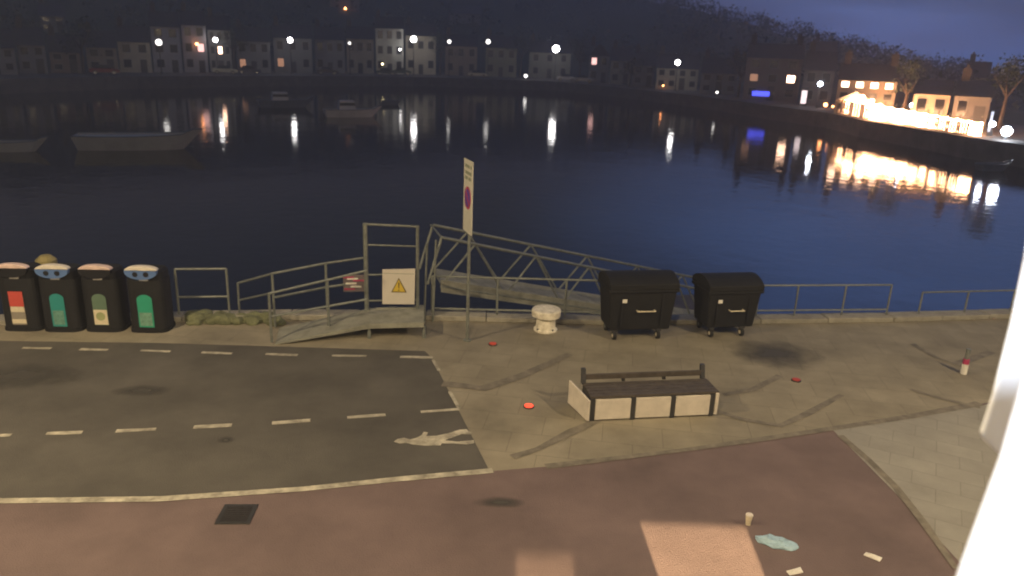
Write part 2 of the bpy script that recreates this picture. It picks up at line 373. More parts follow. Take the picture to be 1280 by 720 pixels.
# woodland on the hillside (uncountable mass)
mb = MB(); rnd = random.Random(3)
for i in range(1500):
    a = A0 + (A1 - A0) * rnd.random() ** .8 if i % 2 else RD(rnd.uniform(-38, 40)); off = 45 + (RIDGE - 40) * (rnd.random() if i % 3 else .85 + .2 * rnd.random())
    D = Dsh(a) + off; c = Vector((D * sin(a), D * cos(a), ground(a, off))); r = rnd.uniform(2.2, 4.2) * (.75 if D < 200 else 1)
    for j in range(46):
        d = Vector((rnd.gauss(0, 1), rnd.gauss(0, 1), rnd.gauss(0, .8))).normalized() * r * rnd.uniform(.55, 1.05)
        p = c + d + Vector((0, 0, r * .7)); s = rnd.uniform(.35, .8)
        q = [p + Vector((rnd.uniform(-s, s), rnd.uniform(-s, s), rnd.uniform(-s, s))) for _ in range(3)]
        mb.add(q, [(0, 1, 2)])
tag(mb.build('hillside_woodland', M['leaf']), 'dark woodland covering the hillside above the far houses', 'woodland', kind='stuff')

# ------------------------------------------------------------------ far houses
def spot(u, off):
    a = az_of(ray(u, 100)); D = Dsh(a) + off; return Vector((D * sin(a), D * cos(a), ground(a, off))), a, D
def window(parent, x, z, w, h, m, y):
    f = MB().b2((x - w / 2 - .08, y - .06, z - .08), (x + w / 2 + .08, y + .02, z + h + .08)).build('window', M['winframe'], parent)
    MB().b2((x - w / 2, y - .075, z), (x + w / 2, y - .05, z + h)).build('pane', m, f)
def house(name, label, u0, u1, v_eave, col, off=10, nwin=3, storeys=2, lit=(), chimneys=1, roofh=2.6, depth=8, hip=False, group='houses along the far shore', door=True, gable=False):
    uc = (u0 + u1) / 2; base, a, D = spot(uc, off)
    pl = RHO(u0, v_eave, D); pr = RHO(u1, v_eave, D); w = (pr - pl).length; hgt = max(3.0, RHO(uc, v_eave, D).z - base.z)
    t = thing(name, label, 'house', base, -a, group)
    m = mat('render_' + name, col, .85, var=.15, scale=.6)
    MB().b2((-w / 2, 0, -1.5), (w / 2, depth, hgt)).build('wall', m, t)
    r = MB()
    if gable:
        r.prism([(-w / 2 - .25, -.25, hgt), (w / 2 + .25, -.25, hgt), (0, -.25, hgt + roofh)], (0, depth + .5, 0))
    else:
        r.prism([(-w / 2 - .15, -.4, hgt), (-w / 2 - .15, depth + .4, hgt), (-w / 2 - .15, depth / 2, hgt + roofh)], (w + .3, 0, 0))
    rf = r.build('roof', M['slate'], t)
    for c in range(chimneys):
        x = (-w / 2 + .6) if c == 0 else (w / 2 - .6)
        MB().box((x, depth / 2, hgt + roofh + .3), (.8, .7, 1.8)).box((x, depth / 2, hgt + roofh + 1.3), (.3, .3, .5)).build('chimney', M['chim'], rf)
    sh = hgt / storeys
    for s_ in range(storeys):
        for i in range(nwin):
            x = -w / 2 + w * (i + .5) / nwin
            if s_ == 0 and i == nwin // 2 and door:
                d = MB().b2((x - .5, -.06, 0), (x + .5, .03, 2.1)).build('door', M['steel'], t)
                MB().box((x + .35, -.09, 1.05), (.08, .06, .08)).build('handle', M['chrome'], d); continue
            ww = min(1.1, w / nwin * .5)
            window(t, x, sh * s_ + sh * .35, ww, min(1.5, sh * .5), lit[(s_, i)] if (s_, i) in lit else M['glass'], 0)
    return t
cr_ = (.50, .45, .34); wh = (.42, .42, .44); gr = (.28, .28, .28); br = (.28, .22, .18)
house('far_house', 'dim slate roofed house at the far left end of the shore row', -30, 24, 60, gr)
house('far_house', 'dim grey house second from the left end, with a faint window', 27, 62, 57, gr, nwin=2)
house('far_house', 'low dim brownish house between the grey house and the cream one', 66, 104, 66, br, nwin=2, group='houses along the far shore')
house('far_house', 'narrow dull cream house left of the warmly lit cream house', 112, 150, 60, (.4, .36, .28), nwin=2)
house('far_house', 'cream house with its ground floor lit warm yellow', 152, 192, 53, cr_, nwin=2)
house('far_house', 'tall whitish house directly behind the leftmost white street lamp', 194, 230, 34, wh, nwin=2, storeys=3)
house('far_house', 'tall whitish house with one red lit upper window', 232, 262, 32, wh, nwin=2, storeys=3, lit={(1, 1): E_pink})
house('far_house', 'pale house with two bright narrow windows side by side', 264, 292, 38, gr, nwin=3, storeys=3, lit={(1, 1): E_warmwin})
house('far_house', 'wide unlit grey house right of the house with bright windows', 298, 340, 52, gr, nwin=3, lit={(0, 0): E_dimwin})
house('far_house', 'dark house with one dim orange window behind the second street lamp', 344, 392, 48, (.22, .22, .22), nwin=3, lit={(0, 0): E_dimwin})
house('far_house', 'small grey house left of the lit cream terrace', 395, 432, 50, gr, nwin=3)
house('far_house', 'cream house of the lit terrace, lowest eaves', 434, 468, 49, cr_, nwin=3)
house('far_house', 'tallest pale house of the lit terrace with three floors', 470, 505, 36, (.5, .49, .42), nwin=3, storeys=3)
house('far_house', 'pale house just right of the brightest part of the terrace', 507, 545, 45, cr_, nwin=3)
house('far_house', 'small dim brown house between the two middle street lamps', 556, 596, 58, br, nwin=3)
house('far_house', 'dim olive house right of the middle street lamps', 606, 645, 60, (.25, .24, .17), nwin=3)
house('far_house', 'dim house behind the large single street lamp', 660, 712, 66, (.2, .2, .17), nwin=3)
house('far_house', 'pale narrow house with one lit attic window', 735, 760, 70, gr, nwin=2, gable=True, lit={(1, 0): E_pink})
house('far_house', 'cream cottage right of the house with the lit attic window', 762, 788, 76, (.42, .4, .33), nwin=2)
house('far_house', 'grey cottage left of the lamp on the right shore', 790, 818, 82, gr, nwin=2)
house('far_house', 'long pale house under the lamp on the right shore', 820, 872, 86, (.38, .36, .28), nwin=4)
house('far_house', 'low grey house left of the tall building with the blue sign', 876, 922, 92, gr, nwin=3, chimneys=2)
bs = house('waterside_inn', 'tall brownish building with a blue lit sign and one bright window', 930, 1000, 73, (.24, .2, .19), nwin=3, storeys=3, lit={(1, 2): E_warmwin, (1, 0): E_dimwin}, chimneys=2, roofh=2.2)
base, a_, D_ = spot(965, 10)
pq = Matrix.Rotation(a_, 3, 'Z') @ (RHO(951, 117, D_) - base)
sgn = bevel(MB().box((pq.x, -.14, pq.z), (2.5, .12, .7)).build('sign_board', E_blue, bs), .03)
house('far_house', 'dark house right of the inn beside the narrow lit doorway', 1004, 1042, 88, (.2, .18, .17), nwin=2, door=False)
lt = house('terrace_building', 'dark building with four bright upper windows behind the festoon lights', 1048, 1122, 101, (.42, .34, .27), off=9, nwin=4, storeys=3, lit={(2, 0): E_warmwin, (2, 1): E_warmwin, (2, 2): E_warmwin, (2, 3): E_warmwin}, chimneys=2, roofh=2)
house('far_house', 'low building lit orange by the lights, right part of the terrace', 1146, 1192, 132, (.45, .36, .28), off=8, nwin=2, storeys=1, door=False, chimneys=0, roofh=1.5)
house('far_house', 'unlit cottage past the right end of the festoon lights', 1198, 1244, 138, (.2, .19, .18), off=12, nwin=2, storeys=1, chimneys=1, roofh=1.6)
# houses up the slope
for u0, u1, v, off, lab, lit in [(415, 452, 12, 95, 'hillside house with one orange light high above the lit terrace', {}), (60, 92, 40, 60, 'dark house on the slope above the left end of the row', {}),
                            (560, 600, 26, 90, 'dark house on the slope above the middle lamps', {}), (1010, 1040, 68, 60, 'dark house on the slope above the narrow lit doorway', {}), (1205, 1235, 108, 70, 'dark house on the slope above the right end of the lights', {})]:
    house('hillside_house', lab, u0, u1, v, (.2, .2, .19), off=off, nwin=2, group='houses on the slope', lit=lit)

# ------------------------------------------------------------------ far lamps
def lamp(u, v, label, r=.45, m=None, off=4.5, strength=None, single=True, name='street_lamp'):
    base, a, D = spot(u, off); top = RHO(u, v, D)
    hh = max(.8, top.z - base.z)
    t = thing(name, label, 'street lamp', base, -a, 'street lamps along the far shore')
    MB().tube((0, .5, 0), (0, .5, hh + .4), .09, .06).box((0, .5, .2), (.3, .3, .4)).build('post', M['steel'], t)
    MB().tube((0, .5, hh + .4), (0, 0, hh + r + .1), .05).build('arm', M['steel'], t)
    MB().lathe((0, 0, hh + r * .95), [(r * .5, 0), (r * .35, r * .15), (.05, r * .25)], 10).build('lamp_hood', M['steel'], t)
    MB().ball((0, 0, hh), r, 10, 8).build('lamp_globe', m or E_white, t, smooth=True)
lamp(203, 53, 'white street lamp in front of the tall whitish houses, leftmost lamp', .5, E_soft)
lamp(365, 50, 'white street lamp in front of the dark house with the dim orange window', .48)
lamp(438, 54, 'tiny lamp in front of the lit cream terrace', .26, E_soft)
lamp(517, 49, 'bright white street lamp at the right end of the lit terrace', .62)
lamp(561, 52, 'small white lamp, first one right of the lit terrace', .38, E_soft)
lamp(609, 52, 'white street lamp on the dim middle stretch of the far shore', .48, E_soft)
lamp(693, 61, 'largest white street lamp standing alone in the middle', .75, off=3)
lamp(845, 78, 'white street lamp over the long pale house', .45)
lamp(1026, 105, 'cool white street lamp left of the festoon lights', .3, E_cool)
lamp(1146, 132, 'small cool lamp behind the right half of the festoon lights', .2, E_cool, off=6)
lamp(657, 104, 'low white light down at the far quay edge', .38, E_soft, off=1)
lamp(898, 131, 'small low white light at the water under the grey house', .2, E_soft, off=1)
lamp(1253, 156, 'cool lamp over the pier at the far right', .24, E_cool, off=3)
lamp(434, 17, 'orange lamp high on the hillside', .38, E_orange, off=93)
lamp(273, 50, 'white lamp fixed beside the two bright narrow windows', .4, off=7)
lamp(1273, 182, 'big glaring white floodlight at the right edge of the harbour', .42, E_cool, off=1.2, name='floodlight')
# warm low lamps that light the cream facades
def wall_light(u, v, off, r, m, label):
    base, a, D = spot(u, off); c = RHO(u, v, D)
    t = thing('wall_lamp', label, 'wall lamp', c, -a)
    MB().box((0, .15, .05), (.12, .3, .12)).build('bracket', M['steel'], t); MB().ball((0, 0, 0), r).build('lamp_globe', m, t, smooth=True)
E_low = em('low_warm_lamp', (1, .8, .42), 22)
wall_light(178, 99, 9.2, .22, E_low, 'small warm lamp low on the cream house')
wall_light(478, 80, 7.5, .16, E_low, 'small warm lamp low on the lit terrace, left one')
wall_light(500, 62, 7.5, .2, E_white, 'white lamp on the wall of the tallest terrace house')
wall_light(246, 55, 9.4, .25, E_orange, 'red orange lamp on the tall whitish house')
wall_light(1032, 131, 5, .26, E_orange, 'red orange lamp left of the festoon lights, larger one')
wall_light(1041, 133, 5, .14, E_orange, 'small orange lamp touching the festoon lights')
wall_light(829, 107, 6, .15, E_orange, 'small red lamp by the long pale house')
wall_light(64, 95, 6, .12, E_white, 'faint small lamp at the left end of the shore')
# narrow lit doorway
base, a, D = spot(1003, 5); c = RHO(1003, 134, D)
t = thing('phone_kiosk', 'narrow tall lit kiosk between the inn and the festoon lights', 'kiosk', (c.x, c.y, base.z), -a)
MB().b2((-.5, 0, 0), (.5, .9, 2.4)).build('cabinet', M['steel'], t)
MB().b2((-.35, -.05, .35), (.35, -.004, 2.1)).build('lit_panel', em('kiosk_glow', (1, .8, .8), 1.6), t)
MB().b2((-.55, -.06, 2.4), (.55, .95, 2.55)).build('roof', M['steel'], t)
# person-high lit post at far right
base, a, D = spot(1250, 3)
t = thing('pier_information_post', 'slim pale lit post below the cool lamp at the far right', 'post', base, -a)
MB().b2((-.13, 0, 0), (.13, .2, 2.3)).build('post', M['steel'], t); MB().b2((-.1, -.04, .4), (.1, -.003, 2.2)).build('lit_panel', em('post_glow', (.8, .85, 1), 1.2), t)

# ------------------------------------------------------------------ festoon terrace on the right shore
TU = [1056, 1224]
def tpt(s, dz=0, off=1.5):   # s 0..1 along terrace, point on strip centreline
    u = TU[0] + (TU[1] - TU[0]) * s; base, a, D = spot(u, off); v = 133 + 32 * s - 4 * sin(pi * s) * 0
    c = RHO(u, v, D); return c + Vector((0, 0, dz)), base, a
tw = thing('terrace_fence', 'pale boarded terrace fence lit white by rows of festoon bulbs', 'fence', tpt(0)[1])
o0 = tpt(0)[1]
mbf = MB()
for i in range(48):
    s0, s1 = i / 48, (i + .9) / 48
    (a, ba, _), (b_, bb, _) = tpt(s0, 0, 2.1), tpt(s1, 0, 2.1)
    mbf.prism([(ba.x, ba.y, ba.z), (bb.x, bb.y, bb.z), (bb.x, bb.y, b_.z + .75), (ba.x, ba.y, a.z + .75)], (.03, .05, 0))
mbf.build('boards', M['lidred'], tw, off=o0)
for i in range(13):
    c, bb, _ = tpt(i / 12, 0, 2.4); MB().tube((bb.x, bb.y, bb.z), (bb.x, bb.y, c.z + 1.4), .06).build('post', M['steel'], tw, off=o0)
bulb0 = None
rows = [(.75, 'topmost string of festoon bulbs on the terrace'), (.4, 'second string of festoon bulbs from the top'), (.05, 'middle string of festoon bulbs on the terrace'), (-.3, 'fourth string of festoon bulbs from the top'), (-.62, 'lowest string of festoon bulbs on the terrace')]
for dz, lab in rows:
    o_, _, _ = tpt(0, dz, 1.5)
    t = thing('festoon_string', lab, 'string lights', o_, 0, 'festoon strings on the right shore terrace')
    n_ = 64; pts = []
    for i in range(n_ + 1):
        s_ = i / n_; sag = .12 * abs(sin(s_ * 12 * pi)); off = 1.45 + .25 * sin(s_ * 40 + dz * 9)
        k_ = 1.25 - .35 * min(1, s_ * 3) if s_ < .33 else .9
        p = tpt(s_, dz * k_ * (1.0 if s_ < .8 else 1.05) - sag, off)[0]; pts.append(p)
    MB().path([p + Vector((0, 0, .12)) for p in pts], .02, 5).build('cable', M['rubber'], t, off=o_)
    for p in pts:
        if bulb0 is None:
            bulb0 = MB().ball((0, 0, 0), .19, 8, 6).build('bulb', E_bulb, t, smooth=True); q = bulb0
        else: q = bulb0.copy(); COL.objects.link(q); q.parent = t
        q.location = p - o_
# white marquee over the left end
c0, bb, a = tpt(.1, 0, 4.0)
t = thing('marquee', 'small white marquee glowing over the left end of the festoon lights', 'marquee', bb, -a)
zt = c0.z - bb.z
MB().prism([(-1.9, 0, zt + 1.0), (1.9, 0, zt + 1.0), (0, 0, zt + 2.0)], (0, 3.5, 0)).build('canopy', M['white'], t)
for x in (-1.8, 1.8):
    for y in (.1, 3.3): MB().tube((x, y, 0), (x, y, zt + 1.0), .05).build('leg', M['steel'], t)
for i, (uu, vv) in enumerate([(1068, 124), (1078, 122), (1090, 127), (1074, 131), (1085, 134), (1064, 137), (1100, 133)]):
    base, a, D = spot(uu, 2.6); c = RHO(uu, vv, D)
    t = thing('globe_lantern', ['glowing globe lantern at the marquee front left', 'highest globe lantern at the marquee', 'globe lantern at the marquee right side', 'globe lantern low in the marquee middle', 'globe lantern low on the marquee right', 'lowest globe lantern at the left end of the festoon lights', 'globe lantern farthest right of the marquee group'][i], 'lantern', c, -a, 'globe lanterns at the marquee')
    MB().ball((0, 0, 0), .3, 12, 9).build('globe', E_bulb, t, smooth=True); MB().tube((0, 0, .3), (0, 0, .55), .03).build('hook', M['steel'], t)

# ------------------------------------------------------------------ parked cars on the far quay
def car(u, off, label, col, heading=0):
    base, a, D = spot(u, off); t = thing('parked_car', label, 'car', base, -a + heading, 'cars parked on the far quay')
    m = mat('car_paint', col, .3, .3, var=0)
    pr = [(-2.1, .35), (-2.1, .75), (-1.9, .9), (-1.2, .95), (1.0, .95), (1.9, .8), (2.1, .65), (2.1, .35)]
    bevel(MB().prism([(x, -.85, z) for x, z in pr], (0, 1.7, 0)).build('body', m, t), .06)
    bevel(MB().prism([(-1.35, -.75, .95), (.9, -.75, .95), (.35, -.7, 1.45), (-.95, -.7, 1.45)], (0, 1.5, 0)).build('cabin', M['glass'], t), .05)
    for x in (-1.3, 1.3):
        for y in (-.83, .83):
            w = MB().tube((x, y - .1, .33), (x, y + .1, .33), .33, n=14).build('wheel', M['rubber'], t); MB().tube((x, y - .12, .33), (x, y + .12, .33), .18, n=10).build('rim', M['chrome'], w)
    for y in (-.6, .6): MB().box((2.1, y, .68), (.06, .3, .14)).build('headlight', M['chrome'], t)
for u, off, lab, c in [(282, 5, 'pale car parked below the house with two bright windows', (.5, .5, .4)), (312, 5, 'dark car parked right of the pale car', (.05, .05, .08)), (410, 4, 'dark car parked left of the lit terrace', (.06, .05, .05)),
                       (483, 4, 'dark car parked in front of the tallest terrace house', (.03, .05, .04)), (502, 5.5, 'dark green car parked at the middle of the lit terrace', (.03, .06, .04)), (597, 4, 'cream car parked under the middle street lamp', (.6, .55, .4)),
                       (708, 4, 'silver car parked right of the largest street lamp', (.6, .6, .6)), (729, 4, 'dull grey car parked second right of the largest street lamp', (.3, .3, .3)), (132, 5, 'dark red car parked in front of the dull cream house', (.2, .04, .04))]: car(u, off, lab, c)

# trees among the houses
def tree(u, off, hgt, label):
    base, a, D = spot(u, off); t = thing('shore_tree', label, 'tree', base, 0, 'trees among the far houses')
    tr = MB().tube((0, 0, 0), (.1, 0, hgt * .5), .25, .12)
    for i in range(5):
        q = i * 1.3; tr.tube((.1, 0, hgt * .45), (cos(q) * hgt * .2, sin(q) * hgt * .2, hgt * .75), .1, .03, 6)
    tr.build('trunk', M['bark'], t)
    rr = random.Random(u); c = MB()
    for k_ in range(9):
        cc = Vector((rr.gauss(0, hgt * .14), rr.gauss(0, hgt * .14), hgt * rr.uniform(.5, .95))); R_ = hgt * .17
        for j in range(55):
            d = Vector((rr.gauss(0, 1), rr.gauss(0, 1), rr.gauss(0, 1))).normalized() * R_ * rr.uniform(.4, 1.1); s = .22
            c.add([cc + d + Vector((rr.uniform(-s, s), rr.uniform(-s, s), rr.uniform(-s, s))) for _ in range(3)], [(0, 1, 2)])
    c.build('crown', M['leaf'], t)
for u, off, hg, lab in [(106, 9, 8, 'dark tree between the brownish house and the dull cream house'), (294, 7, 8, 'dark tree right of the house with bright windows'), (550, 9, 9, 'dark tree at the right end of the lit terrace'), (650, 9, 9, 'dark tree left of the largest street lamp'), (724, 8, 8, 'dark tree left of the house with the lit attic window'),
                        (788, 5, 5, 'small dark tree before the cream cottage'), (925, 8, 7, 'dark tree left of the inn'), (1136, 9, 6, 'tree between the two buildings behind the festoon lights'), (1262, 14, 7, 'dark tree at the far right end of the shore')]: tree(u, off, hg, lab)

# ------------------------------------------------------------------ boats
def boat(u0, u1, v, label, m, cabin=True, mast=0, name='moored_boat'):
    a = G(u0, v, WZ); b_ = G(u1, v, WZ); Ln = (b_ - a).length; c = (a + b_) / 2; rz = math.atan2(b_.y - a.y, b_.x - a.x)
    t = thing(name, label, 'boat', (c.x, c.y, WZ), rz, 'boats moored in the harbour')
    B = Ln * .16; hh = Ln * .085 + .25; sec = []; n_ = 12
    vs = []; fs = []
    for i in range(n_ + 1):
        s_ = i / n_; x = -Ln / 2 + Ln * s_; wv = B * (1 - max(0, (s_ - .45) / .55) ** 2.2) * (.8 + .2 * min(1, s_ * 4)) + .02; sh = hh * (1 + .45 * max(0, s_ - .4) ** 1.5)
        fw = .55 + .2 * (1 - s_)
        sh *= 1.25 if s_ > .85 else 1.0; rk = hh * 1.6 * max(0, (s_ - .6) / .4) ** 2 - hh * .35 * max(0, (.15 - s_) / .15)
        vs += [(x, -wv, sh), (x - rk, -wv * fw, -.15), (x - rk, wv * fw, -.15), (x, wv, sh)]
    for i in range(n_):
        for j in range(3): fs.append((i * 4 + j, i * 4 + j + 1, i * 4 + 5 + j, i * 4 + 4 + j))
    fs += [(0, 1, 2, 3), (n_ * 4, n_ * 4 + 3, n_ * 4 + 2, n_ * 4 + 1)]
    MB().add(vs, fs).build('hull', m, t)
    d = MB(); dv = []
    for i in range(n_ + 1): x, y, z = vs[i * 4]; dv += [(x, y * .96, z - .12), (x, -y * .96, z - .12)]
    d.add(dv, [(i * 2, i * 2 + 2, i * 2 + 3, i * 2 + 1) for i in range(n_)]); d.build('deck', M['hullw'], t)
    MB().path([(x, y, z + .03) for x, y, z in vs[0::4]], .04, 5).path([(x, y, z + .03) for x, y, z in vs[3::4]], .04, 5).build('gunwale', M['hullb'], t)
    if cabin:
        cb = MB().box((-Ln * .12, 0, hh + .45), (Ln * .28, B * 1.2, 1.1), top=.88).build('cabin', M['hullw'], t)
        MB().box((-Ln * .12, 0, hh + .62), (Ln * .26, B * 1.19, .32), top=.95).build('cabin_window', M['glass'], cb)
    if mast: MB().tube((Ln * .05, 0, hh), (Ln * .05, 0, hh + mast), .06, .03).tube((Ln * .05, 0, hh + 1.2), (-Ln * .35, 0, hh + 1.3), .05).build('mast', M['galv'], t)
boat(95, 256, 186, 'long low grey boat, nearest on the left side', M['hull'], cabin=False)
boat(-30, 62, 189, 'grey boat cut off by the left edge of the picture', M['hull'], cabin=False)
boat(405, 478, 146, 'small grey white boat left of the long lamp reflection', M['hullw'])
boat(322, 394, 134, 'dark blue boat moored behind the small grey white boat', M['hullb'])
boat(476, 503, 131, 'little dark boat nearest the far quay at centre', M['hullb'], cabin=False)
boat(1222, 1262, 213, 'dark dinghy moored below the cool lamp at the right', M['hullb'], cabin=False)

# ------------------------------------------------------------------ recycling bins
AB = RD(4)
def bin_(u, v, label, lidm, openm, labels, holes):
    c = G(u, v); t = thing('recycling_bin', label, 'recycling bin', (c.x, c.y + .28, 0), AB, 'recycling bins in a row at the quay')
    def sup(w, d, z, n=24, e=.5):
        o = []
        for i in range(n):
            a = 2 * pi * i / n; cx, sy = cos(a), sin(a)
            o.append((w / 2 * math.copysign(abs(cx) ** e, cx), d / 2 * math.copysign(abs(sy) ** e, sy), z))
        return o
    def loft(secs):
        mb = MB(); n = 24; vs = []
        for s_ in secs: vs += sup(*s_)
        fs = [(j * n + i, j * n + (i + 1) % n, (j + 1) * n + (i + 1) % n, (j + 1) * n + i) for j in range(len(secs) - 1) for i in range(n)]
        fs += [tuple(range(n))[::-1], tuple((len(secs) - 1) * n + i for i in range(n))]
        return mb.add(vs, fs)
    loft([(.68, .56, .03), (.70, .58, .08), (.70, .58, 1.05)]).build('body', M['charcoal'], t)
    loft([(.74, .60, 0), (.74, .60, .06)]).build('base', M['dark'], t)
    loft([(.68, .56, 1.051), (.66, .5, 1.2), (.6, .42, 1.24)]).build('hood', M['dark'], t)
    ap = MB().prism([(.3 * cos(pi * i / 12), -.338, 1.262 - .17 * sin(pi * i / 12) ** .8) for i in range(13)], (0, .08, 0)).build('opening_band', openm, t)
    ld = MB(); pr = [(.3 * cos(pi * i / 12), 1.266 + .085 * sin(pi * i / 12)) for i in range(13)]; ld.prism([(x, -.335, z) for x, z in pr], (0, .14, 0)); bevel(ld.build('lid', lidm, t), .02, 3)
    for x in (holes or ()): MB().tube((x, -.345, 1.195), (x, -.25, 1.195), .05, n=14).build('hole', M['black'], ap)
    MB().box((.03, -.295, 1.075), (.16, .03, .03)).build('handle', M['chrome'], t)
    st = None
    for i, (z0, z1, m, w) in enumerate(labels):
        if i == 0:
            pts = [(-w, -.292, z0), (w, -.292, z0), (w, -.292, z1 - .1)] + [(w * cos(q), -.292, z1 - .1 + .1 * sin(q)) for q in [pi * k_ / 10 for k_ in range(1, 10)]] + [(-w, -.292, z1 - .1)]
            st = MB().prism(pts, (0, -.006, 0)).build('label_panel', m, t)
        elif m == 'disc': MB().tube((z1, -.304, z0), (z1, -.309, z0), w, n=18).build('round_mark', M['olive'], st)
        else: MB().b2((-w, -.304, z0), (w, -.298, z1)).build('label_block', m, st)
    return t
zl = .12
bin_(26, 414, 'recycling bin with a red and cream label, first from the left', M['lidred'], M['black'], [(.14, .80, M['brownl'], .13), (.50, .805, M['red'], .128), (.40, .51, M['cream'], .122), (.17, .25, M['cream'], .128)], ())
bin_(76, 415, 'recycling bin with a teal label and blue opening, second from the left', M['lid'], M['blue'], [(.12, .78, M['teal'], .13), (.16, .44, M['tealp'], .1)], (-.1, .1))
bin_(128, 415, 'recycling bin with a grey green and cream label, third from the left', M['lidred'], M['black'], [(.15, .78, M['greyg'], .13), (.16, .46, M['cream'], .125), (.33, 0, 'disc', .085)], ())
bin_(184, 416, 'recycling bin with a bright green label and blue opening, rightmost', M['lid'], M['blue'], [(.12, .78, M['green'], .14), (.15, .42, M['greenp'], .115)], (-.1, .1))
# yellow-topped mooring pile behind
c = P(57, 322, 15.2); t = thing('mooring_pile', 'dark pile with a faded yellow cap behind the second bin', 'mooring pile', (c.x, 15.2, WZ))
zt = P(57, 322, 15.2).z - WZ
MB().tube((0, 0, -2), (0, 0, zt - .12), .15, .13, 12).build('pile', M['wood'], t); MB().lathe((0, 0, zt - .12), [(.2, 0), (.2, .08), (.1, .17)], 14).build('cap', mat('faded_yellow', (.3, .25, .1)), t)

# ------------------------------------------------------------------ railings
def rail(name, label, posts, rails, r=.024, m='galv', group=None, base=0):
    """posts: (x,y) list, rails heights"""
    o_ = (posts[0][0], posts[0][1], base); t = thing(name, label, 'railing', o_, 0, group)
    for x, y in posts:
        MB().tube((x, y, base), (x, y, base + rails[0]), r * 1.05).tube((x, y, base), (x, y, base + .015), .07, n=12).build('post', M[m], t, off=o_)
    for h_ in rails:
        MB().path([(x, y, base + h_) for x, y in posts], r).build('rail', M[m], t, off=o_)
    return t
def gb(u, v): p = G(u, v, .11); return (p.x, p.y)
def zh(u, v, Y): return P(u, v, Y).z
GRP = 'railings along the quay edge'
def yq(x):
    for (x0, y0), (x1, y1) in zip(edge, edge[1:]):
        if x <= x1: return y0 + (y1 - y0) * (x - x0) / (x1 - x0) - .12
def atq(u, v0=392):
    p = G(u, v0, .5)
    for _ in range(6):
        Y = yq(p.x); d = P(u, v0, Y); p = d
    return (p.x, Y)
rail('quay_railing', 'short railing just right of the recycling bins', [atq(224), atq(287)], [zh(255, 339, 14.5), zh(255, 374, 14.5)], group=GRP)
rail('quay_railing', 'railing in front of the gangway behind the mooring bollard', [atq(540), atq(621), atq(706), atq(757)], [zh(640, 347, 15.35), zh(640, 387, 15.35)], group=GRP)
rail('quay_railing', 'long railing right of the big dark bins', [atq(945), atq(993), atq(1052), atq(1108)], [zh(1030, 354, 16.2), zh(1030, 385, 16.2)], group=GRP, r=.02)
rail('quay_railing', 'railing at the far right ending at the window frame', [atq(1148), atq(1205), atq(1262), atq(1320)], [zh(1148, 358, 16.9), zh(1148, 387, 16.9)], group=GRP, r=.02)
# ------------------------------------------------------------------ access ramp, gate and gangway
zd = .36
N0, N1 = G(344, 430, .02), G(461, 405, zd - .04); F0, F1 = G(349, 410, .02), G(462, 385, zd)
N2, F2 = G(530, 403, zd), G(530, 381, zd)
o_ = (N0.x, N0.y, 0); t = thing('access_ramp', 'pale concrete ramp with tube handrails rising to the gangway gate', 'ramp', o_)
rp = MB(); V = Vector
def slab(mb, q): mb.add([p for p in q] + [V((p.x, p.y, max(.001, p.z - .1))) for p in q], [(0, 1, 2, 3), (7, 6, 5, 4), (0, 4, 5, 1), (1, 5, 6, 2), (2, 6, 7, 3), (3, 7, 4, 0)])
slab(rp, [N0, N1, F1, F0]); rp.build('sloping_deck', M['conc'], t, off=o_)
rp = MB(); slab(rp, [N1 + V((.003, 0, .004)), N2, F2, F1 + V((.003, 0, .004))]); rp.build('landing', M['conc'], t, off=o_)
def tubes(name, lines, r=.024, par=t, off=o_, m='galv'):
    for ln in lines: MB().path(ln, r).build(name, M[m], par, off=off)
yf = [14.25, 14.75, 15.1]; yn = [13.45, 13.95, 14.15]
ft = [P(340, 342, yf[0]), P(407, 329, yf[1]), P(457, 322, yf[2])]; fl = [P(342, 372, yf[0]), P(407, 359, yf[1]), P(457, 352, yf[2])]
nt_ = [P(336, 367, yn[0]), P(409, 350, yn[1]), P(459, 338, yn[2])]; nl = [P(336, 396, yn[0]), P(409, 383, yn[1]), P(459, 374, yn[2])]
tubes('handrail', [ft, fl, nt_, nl])
for p, zb in [(ft[0], .03), (ft[1], .24), (nt_[0], .02), (nt_[1], .2)]:
    MB().tube((p.x, p.y, zb), p, .026).build('handrail_post', M['galv'], t, off=o_)
MB().path([ft[0], P(297, 354, 14.75)], .022).path([P(336, 367, yn[0]), P(300, 375, 14.5)], .02).tube(P(297, 354, 14.75), P(300, 400, 14.75), .022).build('handrail', M['galv'], t, off=o_)
# red and white board hung on the far handrail
c = P(442, 354, 14.95); t2 = thing('striped_board', 'small red and white striped board hung on the ramp handrail', 'board', c, RD(10))
MB().box((0, 0, 0), (.42, .02, .36)).build('panel', mat('dull_panel', (.16, .13, .13)), t2)
for i, (m_, z_, x_) in enumerate([('white', .1, -.02), ('sred', .06, .1), ('white', 0, -.05), ('white', -.07, .05), ('sred', -.12, -.08), ('sred', .13, -.1)]): MB().box((x_, -.014, z_), (.22, .008, .035)).build('stripe', M[m_], t2)
